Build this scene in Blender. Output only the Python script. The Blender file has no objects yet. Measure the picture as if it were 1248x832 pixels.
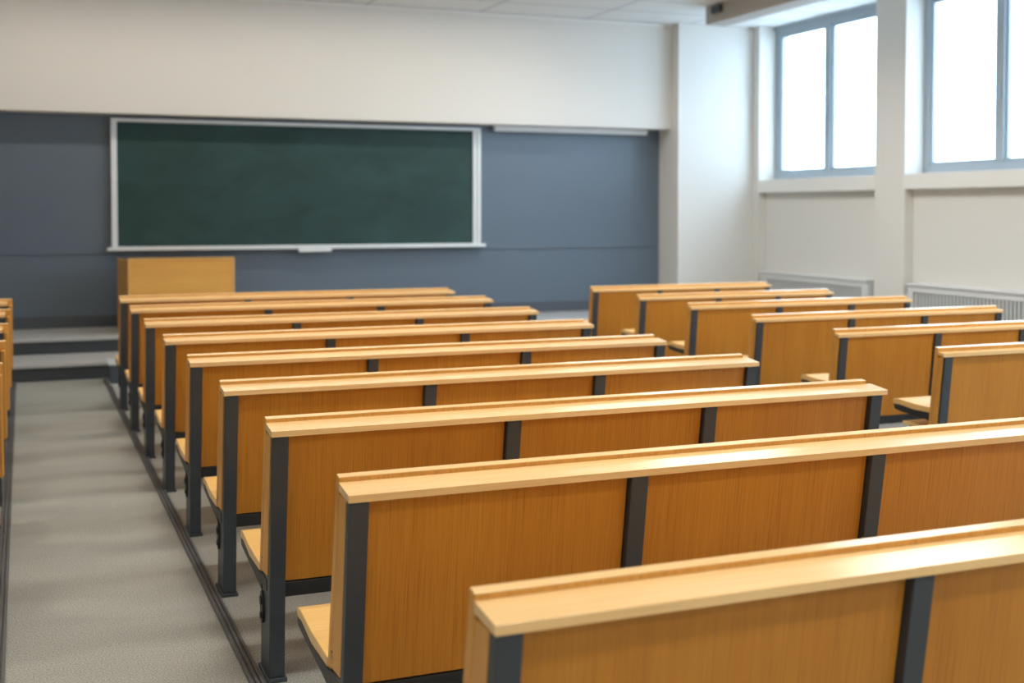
import bpy, bmesh, math
from mathutils import Vector
scene = bpy.context.scene
COL = scene.collection

# ------------------------------------------------------------------ mesh helpers
def add_box(bm, x0, x1, y0, y1, z0, z1, mat=0, bevel=0.0):
    vs = [bm.verts.new(p) for p in ((x0,y0,z0),(x1,y0,z0),(x1,y1,z0),(x0,y1,z0),
                                    (x0,y0,z1),(x1,y0,z1),(x1,y1,z1),(x0,y1,z1))]
    fs = [bm.faces.new([vs[i] for i in q]) for q in
          ((3,2,1,0),(4,5,6,7),(0,1,5,4),(1,2,6,5),(2,3,7,6),(3,0,4,7))]
    for f in fs: f.material_index = mat
    if bevel > 0:
        es = list({e for f in fs for e in f.edges})
        bmesh.ops.bevel(bm, geom=es, offset=bevel, segments=2, profile=0.6, affect='EDGES', material=mat)

def add_prism(bm, poly, x0, x1, mat=0, bevel=0.0):
    """poly: list of (y, z) extruded along x"""
    a = [bm.verts.new((x0, y, z)) for y, z in poly]
    b = [bm.verts.new((x1, y, z)) for y, z in poly]
    n = len(poly); fs = []
    fs.append(bm.faces.new(a)); fs.append(bm.faces.new(b[::-1]))
    for i in range(n):
        j = (i+1) % n
        fs.append(bm.faces.new((a[j], a[i], b[i], b[j])))
    bmesh.ops.recalc_face_normals(bm, faces=fs)
    for f in fs: f.material_index = mat
    if bevel > 0:
        es = list({e for f in fs for e in f.edges})
        bmesh.ops.bevel(bm, geom=es, offset=bevel, segments=2, profile=0.6, affect='EDGES', material=mat)

def add_plan(bm, poly, z0, z1, bevel=0.0):
    """poly: list of (x, y) extruded along z"""
    a = [bm.verts.new((x, y, z0)) for x, y in poly]
    b = [bm.verts.new((x, y, z1)) for x, y in poly]
    n = len(poly); fs = [bm.faces.new(a), bm.faces.new(b[::-1])]
    for i in range(n):
        j = (i+1) % n
        fs.append(bm.faces.new((a[j], a[i], b[i], b[j])))
    bmesh.ops.recalc_face_normals(bm, faces=fs)
    if bevel > 0:
        es = list({e for f in fs for e in f.edges})
        bmesh.ops.bevel(bm, geom=es, offset=bevel, segments=2, profile=0.6, affect='EDGES')

def add_disc(bm, x, y, z, r, t, n=20, sy=1.0, sz=1.0):
    """a flat cylinder whose axis is x"""
    add_prism(bm, [(y + r*sy*math.cos(2*math.pi*k/n), z + r*sz*math.sin(2*math.pi*k/n)) for k in range(n)], x, x+t)

def obj(name, bm, mats, parent=None, loc=None, smooth=False):
    me = bpy.data.meshes.new(name)
    bm.to_mesh(me); bm.free()
    if not isinstance(mats, (list, tuple)): mats = [mats]
    for m in mats: me.materials.append(m)
    if smooth:
        for p in me.polygons: p.use_smooth = True
    o = bpy.data.objects.new(name, me); COL.objects.link(o)
    if parent is not None: o.parent = parent
    if loc is not None: o.location = loc
    return o

def box(name, mats, dims, parent=None, bevel=0.0):
    bm = bmesh.new(); add_box(bm, *dims, bevel=bevel)
    return obj(name, bm, mats, parent)

def thing(name, label, cat, loc=(0,0,0), group=None):
    o = bpy.data.objects.new(name, None); COL.objects.link(o)
    o.empty_display_size = 0.1
    o.location = loc; o['label'] = label; o['category'] = cat
    if group: o['group'] = group
    return o

def tag(o, label, cat, group=None):
    o['label'] = label; o['category'] = cat
    if group: o['group'] = group
    return o

def structure(o):
    o['kind'] = 'structure'; return o

# ------------------------------------------------------------------ materials
def srgb(r, g, b):
    def f(c):
        c /= 255.0
        return c/12.92 if c <= 0.04045 else ((c+0.055)/1.055)**2.4
    return (f(r), f(g), f(b), 1.0)

def new_mat(name):
    m = bpy.data.materials.new(name); m.use_nodes = True
    nt = m.node_tree; b = nt.nodes['Principled BSDF']
    return m, nt, b

def plain(name, col, rough=0.5, metallic=0.0, spec=0.5, vary=0.04, scale=3.0, bump=0.0, bscale=200.0):
    m, nt, b = new_mat(name)
    tc = nt.nodes.new('ShaderNodeTexCoord')
    n = nt.nodes.new('ShaderNodeTexNoise'); n.inputs['Scale'].default_value = scale; n.inputs['Detail'].default_value = 4
    nt.links.new(tc.outputs['Object'], n.inputs['Vector'])
    mx = nt.nodes.new('ShaderNodeMix'); mx.data_type = 'RGBA'
    mx.inputs[6].default_value = tuple(c*(1-vary) for c in col[:3]) + (1,)
    mx.inputs[7].default_value = tuple(min(1, c*(1+vary)) for c in col[:3]) + (1,)
    nt.links.new(n.outputs['Fac'], mx.inputs[0]); nt.links.new(mx.outputs[2], b.inputs['Base Color'])
    b.inputs['Roughness'].default_value = rough; b.inputs['Metallic'].default_value = metallic
    b.inputs['Specular IOR Level'].default_value = spec
    if bump > 0:
        n2 = nt.nodes.new('ShaderNodeTexNoise'); n2.inputs['Scale'].default_value = bscale
        nt.links.new(tc.outputs['Object'], n2.inputs['Vector'])
        bp = nt.nodes.new('ShaderNodeBump'); bp.inputs['Strength'].default_value = bump; bp.inputs['Distance'].default_value = 0.002
        nt.links.new(n2.outputs['Fac'], bp.inputs['Height']); nt.links.new(bp.outputs['Normal'], b.inputs['Normal'])
    return m

def wood(name, light, dark, pore, axis, rough=0.35, spec=0.5, fine=170.0, pore_amt=0.5):
    """veneer with grain running along axis ('X' or 'Z')"""
    m, nt, b = new_mat(name)
    tc = nt.nodes.new('ShaderNodeTexCoord')
    oi = nt.nodes.new('ShaderNodeObjectInfo')
    mulr = nt.nodes.new('ShaderNodeVectorMath'); mulr.operation = 'SCALE'
    comb = nt.nodes.new('ShaderNodeCombineXYZ')
    for k in range(3): nt.links.new(oi.outputs['Random'], comb.inputs[k])
    nt.links.new(comb.outputs[0], mulr.inputs[0]); mulr.inputs['Scale'].default_value = 23.0
    addv = nt.nodes.new('ShaderNodeVectorMath'); addv.operation = 'ADD'
    nt.links.new(tc.outputs['Object'], addv.inputs[0]); nt.links.new(mulr.outputs[0], addv.inputs[1])
    def noise(across, along, detail, rgh=0.6):
        mp = nt.nodes.new('ShaderNodeMapping')
        mp.inputs['Scale'].default_value = (along, across, across) if axis == 'X' else (across, across*0.06, along)
        nt.links.new(addv.outputs[0], mp.inputs['Vector'])
        n = nt.nodes.new('ShaderNodeTexNoise'); n.inputs['Scale'].default_value = 1.0
        n.inputs['Detail'].default_value = detail; n.inputs['Roughness'].default_value = rgh
        nt.links.new(mp.outputs[0], n.inputs['Vector']); return n.outputs['Fac']
    broad = noise(6.0, 0.8, 2)
    mid = noise(80.0, 2.2, 3)
    pores = noise(fine, 5.0, 2, 0.5)
    # base tone
    mm = nt.nodes.new('ShaderNodeMath'); mm.operation = 'ADD'
    s1 = nt.nodes.new('ShaderNodeMath'); s1.operation = 'MULTIPLY'; s1.inputs[1].default_value = 0.55
    s2 = nt.nodes.new('ShaderNodeMath'); s2.operation = 'MULTIPLY'; s2.inputs[1].default_value = 0.45
    nt.links.new(broad, s1.inputs[0]); nt.links.new(mid, s2.inputs[0])
    nt.links.new(s1.outputs[0], mm.inputs[0]); nt.links.new(s2.outputs[0], mm.inputs[1])
    cr = nt.nodes.new('ShaderNodeValToRGB')
    cr.color_ramp.elements[0].position = 0.30; cr.color_ramp.elements[0].color = dark
    cr.color_ramp.elements[1].position = 0.70; cr.color_ramp.elements[1].color = light
    nt.links.new(mm.outputs[0], cr.inputs['Fac'])
    pr = nt.nodes.new('ShaderNodeMapRange'); pr.inputs[1].default_value = 0.48; pr.inputs[2].default_value = 0.75
    pr.inputs[3].default_value = 0.0; pr.inputs[4].default_value = pore_amt
    nt.links.new(pores, pr.inputs[0])
    mx = nt.nodes.new('ShaderNodeMix'); mx.data_type = 'RGBA'
    nt.links.new(pr.outputs[0], mx.inputs[0]); nt.links.new(cr.outputs[0], mx.inputs[6]); mx.inputs[7].default_value = pore
    nt.links.new(mx.outputs[2], b.inputs['Base Color'])
    b.inputs['Roughness'].default_value = rough
    b.inputs['Specular IOR Level'].default_value = spec
    bp = nt.nodes.new('ShaderNodeBump'); bp.inputs['Strength'].default_value = 0.04; bp.inputs['Distance'].default_value = 0.001
    nt.links.new(pores, bp.inputs['Height']); nt.links.new(bp.outputs['Normal'], b.inputs['Normal'])
    return m

M = {}
M['oak'] = wood('oak_panel', srgb(202,138,48), srgb(184,118,34), srgb(142,86,24), 'Z', 0.40, 0.4, 330.0, 0.5)
M['oak_board'] = wood('oak_backrest', srgb(222,166,84), srgb(208,148,66), srgb(164,108,42), 'Z', 0.40, 0.4, 260.0, 0.4)
M['beech'] = wood('beech_ledge', srgb(240,204,148), srgb(231,190,130), srgb(210,165,106), 'X', 0.21, 0.5, 190.0, 0.35)
M['beech_seat'] = wood('beech_seat', srgb(240,202,134), srgb(230,184,112), srgb(206,158,90), 'X', 0.28, 0.5, 190.0, 0.3)
M['lectern'] = wood('lectern_veneer', srgb(240,184,98), srgb(228,166,80), srgb(206,144,66), 'X', 0.45, 0.4, 120.0, 0.3)
M['lectern_edge'] = wood('lectern_edge', srgb(236,186,110), srgb(226,172,94), srgb(206,150,76), 'Z', 0.45, 0.4, 120.0, 0.3)
M['steel'] = plain('charcoal_steel', srgb(56,63,70), 0.42, 0.0, 0.5, 0.06, 6.0)
M['steel_dark'] = plain('black_steel', srgb(34,36,39), 0.45, 0.0, 0.5, 0.06, 6.0)
M['screw'] = plain('screw_steel', srgb(190,170,140), 0.35, 0.8)
M['white'] = plain('white_paint', srgb(222,220,214), 0.7, 0, 0.3, 0.012, 1.2, 0.05, 300)
M['white_trim'] = plain('white_trim_paint', srgb(232,231,226), 0.5, 0, 0.4, 0.01, 2)
M['slate'] = plain('slate_wall_paint', srgb(97,111,125), 0.34, 0, 0.5, 0.05, 1.1, 0.03, 150)
M['slate_dark'] = plain('slate_base_paint', srgb(84,90,98), 0.6, 0, 0.35, 0.05, 2)
M['tread'] = plain('grey_tread', srgb(178,179,178), 0.36, 0, 0.4, 0.06, 9, 0.05, 300)
M['riser'] = plain('dark_riser', srgb(66,70,74), 0.6, 0, 0.3, 0.06, 4)
M['rail'] = plain('dark_floor_rail', srgb(104,105,108), 0.38, 0.3, 0.5, 0.08, 30)
M['alu'] = plain('aluminium', srgb(226,231,233), 0.4, 0.1, 0.5, 0.03, 5)
M['alu_dark'] = plain('dark_aluminium', srgb(128,136,142), 0.45, 0.3, 0.5, 0.03, 5)  # darker grey aluminium for the chalkboard backing
M['winframe'] = plain('window_frame_paint', srgb(162,175,184), 0.45, 0, 0.5, 0.02, 4)
M['radiator'] = plain('radiator_enamel', srgb(222,223,222), 0.45, 0, 0.4, 0.015, 4)
M['radiator_gap_shade'] = plain('radiator_gap_shade', srgb(120,124,124), 0.6, 0, 0.3, 0.02, 4)  # darker than the enamel, paints the shade between the slats
M['beam'] = plain('beam_paint', srgb(178,173,166), 0.7, 0, 0.3, 0.02, 2)
M['bin'] = plain('translucent_grey_plastic', srgb(78,86,98), 0.25, 0, 0.5, 0.08, 12)
M['bin_rim'] = plain('pale_plastic', srgb(205,210,215), 0.3, 0, 0.5, 0.03, 12)
M['outside'] = plain('pale_render_outside', srgb(225,228,230), 0.9, 0, 0.1, 0.03, 1)
M['lampwhite'] = plain('lamp_housing', srgb(225,226,226), 0.5, 0, 0.4, 0.02, 3)

# chalkboard: green with faint wiped chalk clouds
m, nt, b = new_mat('green_chalkboard')
tc = nt.nodes.new('ShaderNodeTexCoord')
mp = nt.nodes.new('ShaderNodeMapping'); mp.inputs['Scale'].default_value = (1.2, 1, 2.2); nt.links.new(tc.outputs['Object'], mp.inputs[0])
n1 = nt.nodes.new('ShaderNodeTexNoise'); n1.inputs['Scale'].default_value = 1.6; n1.inputs['Detail'].default_value = 6; n1.inputs['Distortion'].default_value = 0.8
nt.links.new(mp.outputs[0], n1.inputs['Vector'])
cr = nt.nodes.new('ShaderNodeValToRGB')
cr.color_ramp.elements[0].position = 0.3; cr.color_ramp.elements[0].color = srgb(38,62,60)
cr.color_ramp.elements[1].position = 0.75; cr.color_ramp.elements[1].color = srgb(50,78,76)
nt.links.new(n1.outputs['Fac'], cr.inputs[0]); nt.links.new(cr.outputs[0], b.inputs['Base Color'])
b.inputs['Roughness'].default_value = 0.6; b.inputs['Specular IOR Level'].default_value = 0.3
M['board'] = m

# speckled grey linoleum
m, nt, b = new_mat('speckled_linoleum')
tc = nt.nodes.new('ShaderNodeTexCoord')
def nz(scale, det, vec=(1,1,1)):
    mp = nt.nodes.new('ShaderNodeMapping'); mp.inputs['Scale'].default_value = vec; nt.links.new(tc.outputs['Object'], mp.inputs[0])
    n = nt.nodes.new('ShaderNodeTexNoise'); n.inputs['Scale'].default_value = scale; n.inputs['Detail'].default_value = det
    nt.links.new(mp.outputs[0], n.inputs['Vector']); return n.outputs['Fac']
sp = nz(190, 3); cl = nz(3.0, 5, (0.6, 1.8, 1)); fine = nz(70, 3)
r1 = nt.nodes.new('ShaderNodeValToRGB')
r1.color_ramp.elements[0].position = 0.3; r1.color_ramp.elements[0].color = srgb(148,150,145)
r1.color_ramp.elements[1].position = 0.7; r1.color_ramp.elements[1].color = srgb(158,160,155)
nt.links.new(cl, r1.inputs[0])
r2 = nt.nodes.new('ShaderNodeValToRGB')
r2.color_ramp.elements[0].position = 0.35; r2.color_ramp.elements[0].color = (0.42,0.42,0.42,1)
r2.color_ramp.elements[1].position = 0.65; r2.color_ramp.elements[1].color = (1.52,1.52,1.52,1)
nt.links.new(sp, r2.inputs[0])
mu = nt.nodes.new('ShaderNodeMix'); mu.data_type = 'RGBA'; mu.blend_type = 'MULTIPLY'; mu.inputs[0].default_value = 0.75
nt.links.new(r1.outputs[0], mu.inputs[6]); nt.links.new(r2.outputs[0], mu.inputs[7])
nt.links.new(mu.outputs[2], b.inputs['Base Color'])
rr = nt.nodes.new('ShaderNodeMapRange'); rr.inputs[3].default_value = 0.34; rr.inputs[4].default_value = 0.5
nt.links.new(fine, rr.inputs[0]); nt.links.new(rr.outputs[0], b.inputs['Roughness'])
b.inputs['Specular IOR Level'].default_value = 0.45
M['floor'] = m

# ceiling tiles with thin joints
m, nt, b = new_mat('ceiling_tiles')
tc = nt.nodes.new('ShaderNodeTexCoord')
mp = nt.nodes.new('ShaderNodeMapping'); mp.inputs['Location'].default_value = (-4.44, -11.3, 0)
nt.links.new(tc.outputs['Object'], mp.inputs[0])
sx = nt.nodes.new('ShaderNodeSeparateXYZ'); nt.links.new(mp.outputs[0], sx.inputs[0])
def joint(sock, period):
    a = nt.nodes.new('ShaderNodeMath'); a.operation = 'DIVIDE'; a.inputs[1].default_value = period; nt.links.new(sock, a.inputs[0])
    f = nt.nodes.new('ShaderNodeMath'); f.operation = 'FRACT'; nt.links.new(a.outputs[0], f.inputs[0])
    c = nt.nodes.new('ShaderNodeMath'); c.operation = 'LESS_THAN'; c.inputs[1].default_value = 0.035/period; nt.links.new(f.outputs[0], c.inputs[0])
    return c.outputs[0]
jm = nt.nodes.new('ShaderNodeMath'); jm.operation = 'MAXIMUM'
nt.links.new(joint(sx.outputs[0], 1.23), jm.inputs[0]); nt.links.new(joint(sx.outputs[1], 0.615), jm.inputs[1])
mx = nt.nodes.new('ShaderNodeMix'); mx.data_type = 'RGBA'
mx.inputs[6].default_value = srgb(222,222,220); mx.inputs[7].default_value = srgb(182,184,186)
nt.links.new(jm.outputs[0], mx.inputs[0]); nt.links.new(mx.outputs[2], b.inputs['Base Color'])
b.inputs['Roughness'].default_value = 0.8
M['ceiling'] = m

# window glass: clear thin pane
m = bpy.data.materials.new('window_glass'); m.use_nodes = True; nt = m.node_tree
nt.nodes.clear()
out = nt.nodes.new('ShaderNodeOutputMaterial'); mix = nt.nodes.new('ShaderNodeMixShader')
tr = nt.nodes.new('ShaderNodeBsdfTransparent'); gl = nt.nodes.new('ShaderNodeBsdfGlossy'); fr = nt.nodes.new('ShaderNodeValue')
tr.inputs['Color'].default_value = (0.96,0.98,1,1); gl.inputs['Roughness'].default_value = 0.02; fr.outputs[0].default_value = 0.05
nt.links.new(fr.outputs[0], mix.inputs[0]); nt.links.new(tr.outputs[0], mix.inputs[1]); nt.links.new(gl.outputs[0], mix.inputs[2])
nt.links.new(mix.outputs[0], out.inputs[0])
M['glass'] = m

# ------------------------------------------------------------------ the room
XW = 7.757           # inner face of the window wall
YW = 12.30           # slate wall
YB = 12.02           # bulkhead face
YP = 11.86           # white pier face
XP = 6.78            # pier side
ZC = 3.50            # ceiling
XL_ROOM, Y_REAR = -4.6, -2.6

structure(box('floor', M['floor'], (XL_ROOM-0.2, XW+0.5, Y_REAR-0.2, YW+0.2, -0.12, 0)))
structure(box('ceiling', M['ceiling'], (XL_ROOM-0.2, XW+0.5, Y_REAR-0.2, YW+0.2, ZC, ZC+0.12)))
structure(box('wall_left', M['white'], (XL_ROOM-0.2, XL_ROOM, Y_REAR-0.2, YW+0.2, 0, ZC)))
structure(box('wall_rear', M['white'], (XL_ROOM, XW+0.5, Y_REAR-0.2, Y_REAR, 0, ZC)))
# slate front wall: cladding in two lifts with a fine horizontal seam
bm = bmesh.new()
add_box(bm, XL_ROOM, XP, YW, YW+0.2, 0, 0.972)
add_box(bm, XL_ROOM, XP, YW+0.012, YW+0.2, 0.972, 0.986)
add_box(bm, XL_ROOM, XP, YW, YW+0.2, 0.986, 2.6)
structure(obj('wall_front', bm, M['slate']))
structure(box('baseboard_front', M['slate_dark'], (XL_ROOM, XP, YW-0.018, YW, 0.28, 0.394), bevel=0.003))
# white bulkhead over the recess and the white pier right of it
structure(box('wall_bulkhead', M['white'], (XL_ROOM, XP, YB, YW+0.2, 2.33, ZC)))
structure(box('wall_pier', M['white'], (XP, XW+0.5, YP, YW+0.2, 0, ZC)))
structure(box('trim_cornice', M['white_trim'], (XL_ROOM, XP, YB-0.02, YB, ZC-0.035, ZC), bevel=0.004))

# stepped platform in front of the slate wall
def platform(name, y0, z1, z0=0.0):
    bm = bmesh.new()
    add_box(bm, XL_ROOM, XP, y0+0.02, YW, z0, z1-0.03, 0)
    add_box(bm, XL_ROOM, XP, y0, YW, z1-0.03, z1, 1, bevel=0.006)
    return structure(obj(name, bm, [M['riser'], M['tread']]))
platform('floor_lower_step', 10.60, 0.14)
platform('floor_upper_step', 11.33, 0.28, 0.14)

# window wall: pilasters, sill bands, recessed lower panels
bays = [(9.70, 11.73), (7.23, 9.26), (3.90, 6.79), (0.60, 3.46)]  # nearer bays are unseen, spaced for daylight and reflections on the ledges
ZS0, ZS1 = 1.61, 1.755
bm = bmesh.new()
edges = [YP] + [v for b_ in bays for v in (b_[1], b_[0])] + [Y_REAR]
for i in range(0, len(edges), 2):
    add_box(bm, XW, XW+0.35, edges[i+1], edges[i], 0, ZC)
for y0, y1 in bays:
    add_box(bm, XW+0.09, XW+0.35, y0, y1, 0, ZS0)            # recessed panel
structure(obj('wall_right', bm, M['white']))
for k, (y0, y1) in enumerate(bays):
    structure(box('trim_%d' % (k+1), M['white_trim'], (XW-0.012, XW+0.35, y0-0.01, y1+0.01, ZS0, ZS1), bevel=0.004))

def window(n, y0, y1):
    """two-light window set back in its opening"""
    xa, xb = XW+0.215, XW+0.275
    z0, z1 = ZS1, ZC
    root = thing('window_%d' % n, 'two-pane grey framed window in the white side wall', 'window', (XW+0.245, (y0+y1)/2, z0))
    del root['label']; del root['category']
    root['kind'] = 'structure'
    L = Vector(root.location)
    def part(name, mats, boxes, bevel=0.004):
        b2 = bmesh.new()
        for d in boxes:
            add_box(b2, d[0]-L.x, d[1]-L.x, d[2]-L.y, d[3]-L.y, d[4]-L.z, d[5]-L.z, bevel=bevel)
        return obj(name, b2, mats, root)
    ym = y0 + 0.5*(y1-y0) + 0.035
    part('window_frame', M['winframe'], [(xa,xb,y0,y0+0.085,z0,z1),(xa,xb,y1-0.085,y1,z0,z1),
        (xa,xb,y0+0.085,y1-0.085,z0,z0+0.085),(xa,xb,y0+0.085,y1-0.085,z1-0.105,z1),
        (xa-0.03,xb,y0+0.0,y1-0.0,z1-0.035,z1)])
    part('mullion', M['winframe'], [(xa-0.012,xb,ym-0.05,ym+0.05,z0+0.085,z1-0.105)])
    for a, c in ((y0+0.085, ym-0.05), (ym+0.05, y1-0.085)):
        s = part('sash', M['winframe'], [(xa+0.012,xb-0.012,a,a+0.028,z0+0.085,z1-0.105),(xa+0.012,xb-0.012,c-0.028,c,z0+0.085,z1-0.105),
            (xa+0.012,xb-0.012,a+0.028,c-0.028,z0+0.085,z0+0.113),(xa+0.012,xb-0.012,a+0.028,c-0.028,z1-0.133,z1-0.105)], 0.003)
        b2 = bmesh.new(); add_box(b2, -0.003, 0.003, a+0.028-L.y, c-0.028-L.y, z0+0.113-L.z, z1-0.133-L.z)
        obj('pane', b2, M['glass'], s)
    b2 = bmesh.new(); add_box(b2, xa-0.03-L.x, xa-0.012-L.x, ym-0.012-L.y, ym+0.012-L.y, 0.62, 0.78, bevel=0.004)
    obj('handle', b2, M['winframe'], root)
    return root
for k, (y0, y1) in enumerate(bays): window(k+1, y0, y1)

# beam hanging below the ceiling along the windows
structure(box('trim_beam', M['beam'], (6.50, 6.74, Y_REAR, 10.82, 3.312, ZC), bevel=0.004))
o = tag(box('junction_box', M['steel'], (6.462, 6.50, 10.49, 10.66, 3.40, 3.475), bevel=0.006),
        'small dark junction box on the side of the dropped ceiling beam', 'junction box')

# ------------------------------------------------------------------ radiator covers
def radiator(y0, y1, label):
    x0, x1 = XW-0.03, XW+0.088
    root = thing('radiator_cover', label, 'radiator', (XW+0.03, (y0+y1)/2, 0), 'radiator covers below the windows')
    L = Vector(root.location)
    def part(name, mats, boxes, bevel=0.0, parent=root):
        b2 = bmesh.new()
        for d in boxes: add_box(b2, d[0]-L.x, d[1]-L.x, d[2]-L.y, d[3]-L.y, d[4], d[5], bevel=bevel)
        return obj(name, b2, mats, parent)
    fr = 0.07
    part('frame', M['radiator'], [(x0,x1,y0,y0+fr,0,0.70),(x0,x1,y1-fr,y1,0,0.70),(x0,x1,y0+fr,y1-fr,0.64,0.70),(x0,x1,y0+fr,y1-fr,0,0.10)], 0.004)
    part('top_ledge', M['radiator'], [(x0-0.015,x1,y0-0.01,y1+0.01,0.70,0.722)], 0.004)
    sl = []; y = y0+fr+0.012
    while y < y1-fr-0.02:
        sl.append((x0+0.008, x0+0.014, y, y+0.022, 0.10, 0.64)); y += 0.045
    part('grille', M['radiator'], sl)
    part('backing', M['radiator_gap_shade'], [(x0+0.03, x0+0.04, y0+fr, y1-fr, 0.10, 0.64)])
    return root
radiator(9.77, 11.62, 'white slatted radiator cover under the far window, left of the wall pilaster')
radiator(7.30, 9.17, 'white slatted radiator cover under the nearer window, right of the wall pilaster')

# ------------------------------------------------------------------ chalkboard
cb = thing('chalkboard', 'wide blank green chalkboard in an aluminium frame on the slate wall', 'chalkboard', (2.66, YW, 1.02))
def cpart(name, mats, boxes, bevel=0.0, parent=cb):
    b2 = bmesh.new()
    for d in boxes: add_box(b2, d[0]-2.66, d[1]-2.66, d[2]-YW, d[3]-YW, d[4]-1.02, d[5]-1.02, bevel=bevel)
    return obj(name, b2, mats, parent)
cpart('writing_surface', M['board'], [(0.79, 4.50, 12.258, 12.275, 1.05, 2.27)])
cpart('backing_board', M['alu_dark'], [(0.78, 4.53, 12.275, YW-0.002, 1.04, 2.28)])
cpart('frame', M['alu'], [(0.757,0.792,12.228,12.282,1.03,2.30),(0.792,0.812,12.244,12.282,1.05,2.265),
                          (4.522,4.557,12.228,12.282,1.03,2.30),(4.474,4.522,12.244,12.282,1.05,2.265),
                          (0.792,4.522,12.228,12.282,2.265,2.30)], 0.003)
tr_ = cpart('chalk_tray', M['alu'], [(0.713,4.600,12.19,12.282,1.018,1.034),(0.713,4.600,12.19,12.204,1.034,1.052),(0.792,4.522,12.236,12.258,1.034,1.056)], 0.003)
cpart('handle', M['alu'], [(2.564,2.904,12.185,12.225,0.985,1.018)], 0.006)

tag(box('screen_rail', M['lampwhite'], (4.70, 6.56, 12.17, 12.23, 2.265, 2.329), bevel=0.012),
    'slim white rail tucked under the white bulkhead, right of the chalkboard', 'rail')

# ------------------------------------------------------------------ lectern on the platform
lc = thing('lectern', 'light wooden lectern with a plain front standing below the chalkboard', 'lectern', (1.32, 11.45, 0.28))
b2 = bmesh.new(); add_box(b2, -0.452, 0.458, 0.004, 0.024, 0.03, 0.678, bevel=0.001); obj('front_panel', b2, M['lectern'], lc)
b2 = bmesh.new()
for d in ((-0.475,-0.452,0,0.026,0,0.692),(0.458,0.481,0,0.026,0,0.692),(-0.452,0.458,0,0.026,0.678,0.692),(-0.452,0.458,0.002,0.026,0,0.03)):
    add_box(b2, *d, bevel=0.0015)
obj('edge_frame', b2, M['lectern_edge'], lc)
for s in (-1, 1):
    b2 = bmesh.new()
    xo = 0.475 if s < 0 else 0.481
    add_plan(b2, [(s*xo, 0.026), (s*(xo-0.022), 0.026), (s*(xo+0.034), 0.60), (s*(xo+0.056), 0.60)], 0.0, 0.672, bevel=0.001)
    obj('side_panel', b2, M['oak_board'], lc)
b2 = bmesh.new(); add_plan(b2, [(-0.452, 0.028), (0.457, 0.028), (0.51, 0.60), (-0.505, 0.60)], 0.60, 0.622); obj('top', b2, M['lectern'], lc)
b2 = bmesh.new(); add_plan(b2, [(-0.452, 0.028), (0.457, 0.028), (0.51, 0.60), (-0.505, 0.60)], 0.30, 0.318); obj('shelf', b2, M['lectern'], lc)

# ------------------------------------------------------------------ small plastic box at the foot of the steps
bx = thing('storage_box', 'small grey plastic box with a pale rim standing at the foot of the steps', 'box', (0.655, 10.28, 0))
b2 = bmesh.new()
add_plan(b2, [(-0.055,-0.17),(0.055,-0.17),(0.055,0.17),(-0.055,0.17)], 0.018, 0.165, bevel=0.008); obj('body', b2, M['bin'], bx)
b2 = bmesh.new(); add_box(b2, -0.065,0.065,-0.18,0.18,0.165,0.185, bevel=0.006); obj('rim', b2, M['bin_rim'], bx)
b2 = bmesh.new(); add_box(b2, -0.06,0.06,-0.175,0.175,0,0.018, bevel=0.004); obj('base', b2, M['bin_rim'], bx)

# ------------------------------------------------------------------ floor rails along the aisle
def floor_rail(p0, p1, label):
    d = Vector((p1[0]-p0[0], p1[1]-p0[1], 0)); ln = d.length
    b2 = bmesh.new()
    add_box(b2, -0.021, 0.021, 0, ln, 0, 0.004, 0)
    for x in (-0.019, -0.004, 0.011): add_box(b2, x, x+0.008, 0, ln, 0.004, 0.013, 0)
    o = obj('floor_rail', b2, M['rail'], None, (p0[0], p0[1], 0.0))
    o.rotation_euler.z = -math.atan2(d.x, d.y)
    return tag(o, label, 'rail', 'aisle floor rails')
floor_rail((0.632, -1.2), (0.590, 10.58), 'ribbed dark floor rail along the right side of the aisle')
floor_rail((-0.085, -1.2), (-0.118, 10.58), 'ribbed dark floor rail along the left side of the aisle')

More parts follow.
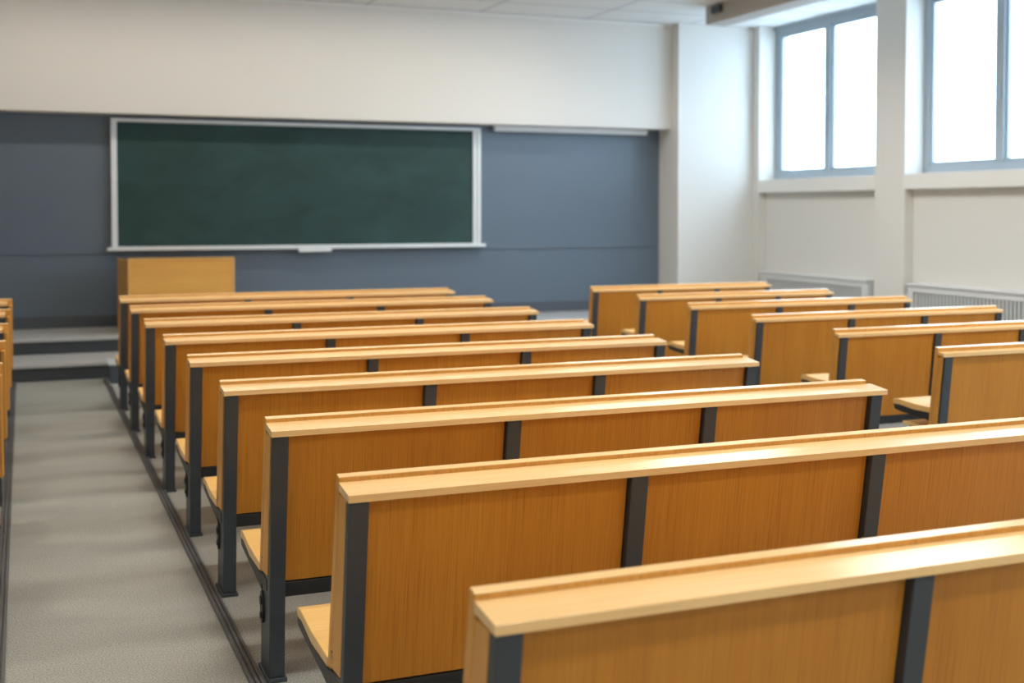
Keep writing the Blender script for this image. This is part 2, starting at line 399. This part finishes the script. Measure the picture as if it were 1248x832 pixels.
# ------------------------------------------------------------------ bench rows
def make_row(label, X, Y, posts, xr, zF, group, seat_z=0.325, seat_rise=0.02, depth=0.356, under=False, over=-0.02, seat_in=0.001, prof_=(0.094, 0.116, 0.214, 0.028, 0.15, 0.020, 0.018)):
    """one fixed bench row: ledge and panels face the camera, seats face the chalkboard.
    Local origin: left end, front lower edge of the ledge projected on the floor."""
    root = thing('bench_row', label, 'bench', (X, Y, 0), group)
    W = xr - X
    WB = W + over          # right end of the backrest
    k = zF/0.746
    P = [p - X for p in posts]
    hw = 0.0235
    yl, yt, yb, pd, lean, inset, pth = prof_
    pf = lambda z: 0.004 + (zF - z)*lean              # camera-side face of the posts
    # writing ledge
    b2 = bmesh.new(); add_prism(b2, [(0.0, zF), (0.0, zF+0.0175), (yl, zF+0.0175+0.112*yl), (yl, zF+0.008)], 0, W, bevel=0.0008); obj('ledge', b2, M['beech'], root)
    # backrest board, its top edge standing above the ledge as a lip
    b2 = bmesh.new()
    add_prism(b2, [(yl, zF-0.02), (yl, zF+0.0385), (yt, zF+0.0415), (yb, 0.308*k), (yb-0.024, 0.306*k)], 0.0, WB, bevel=0.0025)
    obj('backrest', b2, M['oak_board'], root)
    b2 = bmesh.new(); add_prism(b2, [(yl-0.0005, zF+0.0375), (yl-0.0005, zF+0.0395), (yt+0.0005, zF+0.0435), (yt+0.0005, zF+0.0405)], 0.001, WB-0.001, bevel=0.0006); obj('top_edge', b2, M['beech'], root)
    # wooden cheek closing the open end between post and backrest
    for x0 in (0.0015, WB-0.023):
        b2 = bmesh.new()
        add_prism(b2, [(0.003+pd, zF-0.001), (yl-0.0005, zF-0.001), (yb-0.025, 0.312*k), (pf(0.316*k)+pd, 0.318*k)], x0, x0+0.019, bevel=0.0015)
        obj('end_cheek', b2, M['oak_board'], root)
    # posts with foot plates
    for i, px in enumerate(P):
        b2 = bmesh.new()
        add_prism(b2, [(0.004, zF-0.001), (0.004+pd, zF-0.001), (pf(0.316*k)+pd, 0.316*k), (yb-0.009, 0.300*k), (yb+0.011, 0.012), (0.090, 0.012), (pf(0.316*k), 0.316*k)], px-hw, px+hw, bevel=0.003)
        po = obj('post', b2, M['steel'], root)
        b2 = bmesh.new(); add_box(b2, px-hw-0.006, px+hw+0.006, 0.080, yb+0.024, 0.0, 0.012, bevel=0.003)
        obj('foot_plate', b2, M['steel'], po)
        b2 = bmesh.new(); yh = 0.76*yb + 0.01
        add_disc(b2, px-hw-0.007, yh, 0.205, 0.05, 0.007, 24, 0.45, 1.0)
        add_disc(b2, px-hw-0.011, yh, 0.225, 0.014, 0.006, 16)
        add_disc(b2, px-hw-0.011, yh, 0.180, 0.010, 0.006, 16)
        obj('hinge_plate', b2, M['steel_dark'], po)
    # rear panels between the posts
    for a, c in zip(P[:-1], P[1:]):
        b2 = bmesh.new()
        za = 0.300*k
        f = lambda z: pf(z) + inset
        add_prism(b2, [(f(zF-0.002), zF-0.002), (f(zF-0.002)+pth, zF-0.002), (f(za)+pth, za), (f(za), za)], a+hw+0.003, c-hw-0.003)
        obj('rear_panel', b2, M['oak'], root)
        b2 = bmesh.new(); add_box(b2, a+hw, c-hw, pf(0.27)+0.012, pf(0.27)+0.048, 0.252*k, 0.296*k, bevel=0.003)
        obj('stretcher', b2, M['steel_dark'], root)
        # seat of the bay on the chalkboard side
        s0, s1 = a+0.004, (c+0.023 if c is P[-1] else c-0.004)
        if a is P[0]: s0 = seat_in
        b2 = bmesh.new()
        z = seat_z
        yd = lambda t: yb + 0.008 + t*depth
        prof = [(yd(0), z-0.024), (yd(0), z), (yd(0.5), z+0.25*seat_rise), (yd(0.865), z+seat_rise), (yd(0.966), z+seat_rise-0.004), (yd(1), z+seat_rise-0.018),
                (yd(0.966), z+seat_rise-0.030), (yd(0.837), z+seat_rise-0.026), (yd(0.5), z-0.026)]
        add_prism(b2, prof, s0, s1, bevel=0.0025)
        obj('seat', b2, M['beech_seat'], root)
        for bxp in (s0+0.0005, s1-0.03):
            b2 = bmesh.new()
            add_prism(b2, [(yb-0.024, z-0.075), (yb-0.024, z-0.026), (yd(0.5), z-0.0265), (yd(0.837), z+seat_rise-0.0265), (yd(0.983), z+seat_rise-0.026), (yd(0.95), z+seat_rise-0.052),
                           (yd(0.78), z+seat_rise-0.060), (yd(0.22), z-0.060)], bxp, bxp+0.018, bevel=0.002)
            obj('seat_bracket', b2, M['steel_dark'], root)
        if under:
            b2 = bmesh.new(); add_box(b2, s0+0.03, s1-0.03, yb+0.02, yb+0.26, 0.370, 0.386, bevel=0.003)
            obj('under_shelf', b2, M['beech_seat'], root)
            b2 = bmesh.new(); add_box(b2, s0+0.06, s0+0.085, yb-0.01, yb+0.22, 0.320, 0.370, bevel=0.003)
            obj('shelf_bracket', b2, M['steel_dark'], root)
    b2 = bmesh.new(); add_box(b2, 0.002, 0.03, yb-0.105, yb-0.02, 0.268*k, 0.304*k, bevel=0.003)
    obj('end_block', b2, M['steel_dark'], root)
    # screws at the visible end of the backrest
    b2 = bmesh.new()
    for zz in (0.34*k, 0.355*k):
        add_disc(b2, -0.002, yb-0.04 - (zz-0.34*k)*0.2, zz, 0.004, 0.004, 12)
    obj('screw', b2, M['screw'], root)
    return root

ROWY = {1:1.718, 2:2.612, 3:3.460, 4:4.321, 5:5.201, 6:6.085, 7:6.975, 8:7.859, 9:8.737}
centre = {  # left end, right end, ledge height, post centres
 1:(0.663,2.945,0.743,[0.690,1.498,2.205,2.900]),
 2:(0.658,2.890,0.748,[0.684,1.394,2.117,2.846]),
 3:(0.646,2.832,0.748,[0.674,1.404,2.112,2.791]),
 4:(0.639,2.867,0.745,[0.668,1.412,2.125,2.836]),
 5:(0.630,2.917,0.742,[0.658,1.430,2.171,2.886]),
 6:(0.619,2.945,0.745,[0.647,1.448,2.184,2.905]),
 7:(0.605,2.992,0.750,[0.633,1.458,2.209,2.955]),
 8:(0.594,3.022,0.761,[0.622,1.457,2.216,2.987]),
 9:(0.590,3.045,0.765,[0.618,1.469,2.226,3.010])}
cl = {1:'nearest oak bench row, its pale ledge running off the lower right corner',
 2:'second oak bench row from the front, middle block, running off the right photo edge',
 3:'third oak bench row from the front of the photo, middle block, right end fully visible',
 4:'fourth oak bench row from the front of the photo, middle block beside the aisle',
 5:'fifth oak bench row from the front of the photo, middle block beside the aisle',
 6:'sixth oak bench row from the front, fourth from the lectern, middle block',
 7:'seventh oak bench row from the front, third from the lectern, middle block',
 8:'eighth oak bench row from the front, second from the lectern, middle block',
 9:'farthest oak bench row of the middle block, just before the lectern'}
for i, (x0, x1, z, ps) in centre.items():
    make_row(cl[i], x0, ROWY[i], ps, x1, z, 'bench rows of the middle block')
right = {
 4:(3.848,5.905,0.737,[3.885,4.525,5.195,5.865]),
 5:(3.939,5.905,0.737,[3.980,4.603,5.206,5.866]),
 6:(4.011,5.909,0.740,[4.047,4.714,5.277,5.880]),
 7:(4.090,5.924,0.745,[4.125,4.797,5.400,5.890]),
 8:(4.178,5.900,0.743,[4.212,4.857,5.389,5.866]),
 9:(4.218,5.913,0.750,[4.252,4.835,5.380,5.880])}
rl = {4:'nearest oak bench row of the right block, cut off by the photo edge',
 5:'second nearest oak bench row of the right block, seat showing',
 6:'third nearest oak bench row of the right block by the window wall',
 7:'third farthest oak bench row of the right block, fourth from the photo edge',
 8:'second farthest oak bench row of the right block, in front of the far radiator',
 9:'farthest oak bench row of the right block, in front of the white pier'}
for i, (x0, x1, z, ps) in right.items():
    make_row(rl[i], x0, ROWY[i], ps, x1, z, 'bench rows of the right block', seat_z=0.485, seat_rise=0.010, depth=0.29, under=(i <= 5), seat_in=0.05,
             prof_=(0.038, 0.057, 0.108, 0.012, 0.11, 0.012, 0.012))
ll = {4:'nearest visible bench row left of the aisle, only a seat edge showing',
 5:'second visible bench row left of the aisle, edge sliver only',
 6:'third visible bench row left of the aisle, a sliver of ledge at the left edge',
 7:'third farthest oak bench row of the block left of the aisle',
 8:'second farthest oak bench row of the block left of the aisle',
 9:'farthest oak bench row of the block left of the aisle, closest to the steps'}
for i in ll:
    z = centre[i][2]
    make_row(ll[i], -3.0, ROWY[i], [-2.965,-2.03,-1.09,-0.150], -0.130, z, 'bench rows left of the aisle', over=0.03)

# ------------------------------------------------------------------ outside: pale ground beyond the windows
structure(box('ground', M['outside'], (XW+0.6, XW+30, -20, 40, -0.6, -0.5)))

# ------------------------------------------------------------------ light
w = bpy.data.worlds.new('World'); scene.world = w; w.use_nodes = True
nt = w.node_tree; bg = nt.nodes['Background']
tc = nt.nodes.new('ShaderNodeTexCoord'); sx = nt.nodes.new('ShaderNodeSeparateXYZ'); nt.links.new(tc.outputs['Generated'], sx.inputs[0])
cr = nt.nodes.new('ShaderNodeValToRGB')
cr.color_ramp.elements[0].position = 0.0; cr.color_ramp.elements[0].color = (0.60,0.80,1.0,1)
cr.color_ramp.elements[1].position = 0.8; cr.color_ramp.elements[1].color = (0.66,0.84,1.0,1)
nt.links.new(sx.outputs[2], cr.inputs[0]); nt.links.new(cr.outputs[0], bg.inputs['Color'])
bg.inputs['Strength'].default_value = 9.0

def area(name, loc, rot, sx_, sy_, power, col, portal=False, spread=180):
    l = bpy.data.lights.new(name, 'AREA'); l.shape = 'RECTANGLE'; l.size = sx_; l.size_y = sy_
    l.energy = power; l.color = col; l.spread = math.radians(spread)
    if portal: l.cycles.is_portal = True
    o = bpy.data.objects.new(name, l); COL.objects.link(o); o.location = loc; o.rotation_euler = rot
    return o
for k, (y0, y1) in enumerate(bays):
    area('window_portal', (XW+0.40, (y0+y1)/2, (ZS1+ZC)/2), (0, math.radians(90), 0), ZC-ZS1, y1-y0, 1.0, (1,1,1), True)
WARM = (1.0, 0.91, 0.78)
for x, pw, lc_ in ((-2.2, 25.0, WARM), (1.5, 26.0, WARM), (5.3, 50.0, (1.0, 0.985, 0.965))):
    for y in (-1.6, 0.3, 2.9, 5.5, 8.1) + ((9.8,) if x > 5 else ()):  # rear row and front right lamp added as fill; right column strengthened too
        area('ceiling_lamp_and_fill', (x, y, ZC-0.012), (0, 0, 0), 1.2, 0.30, pw*(0.65 if y > 9 else 1.0), lc_, False, 160 if x > 5 else 125)
area('board_lamp', (2.2, 10.93, ZC-0.03), (0, 0, 0), 6.4, 0.08, 50.0, (1.0, 0.92, 0.80))

# ------------------------------------------------------------------ camera
cam = bpy.data.cameras.new('Camera'); co = bpy.data.objects.new('Camera', cam); COL.objects.link(co)
cam.sensor_fit = 'HORIZONTAL'; cam.sensor_width = 36.0
cam.lens = 1468.495/1248*36.0
cam.shift_y = (303.908-416)/1248
co.location = (0, 0, 1.4)
co.rotation_euler = (math.radians(90)-0.0317, 0.0, -0.3825)
cam.clip_start = 0.05; cam.clip_end = 200
cam.dof.use_dof = True; cam.dof.focus_distance = 3.5; cam.dof.aperture_fstop = 2.8
scene.camera = co

scene.view_settings.view_transform = 'Standard'
scene.view_settings.look = 'None'
scene.view_settings.exposure = -0.05
scene.view_settings.gamma = 1.0
scene.view_settings.use_curve_mapping = False
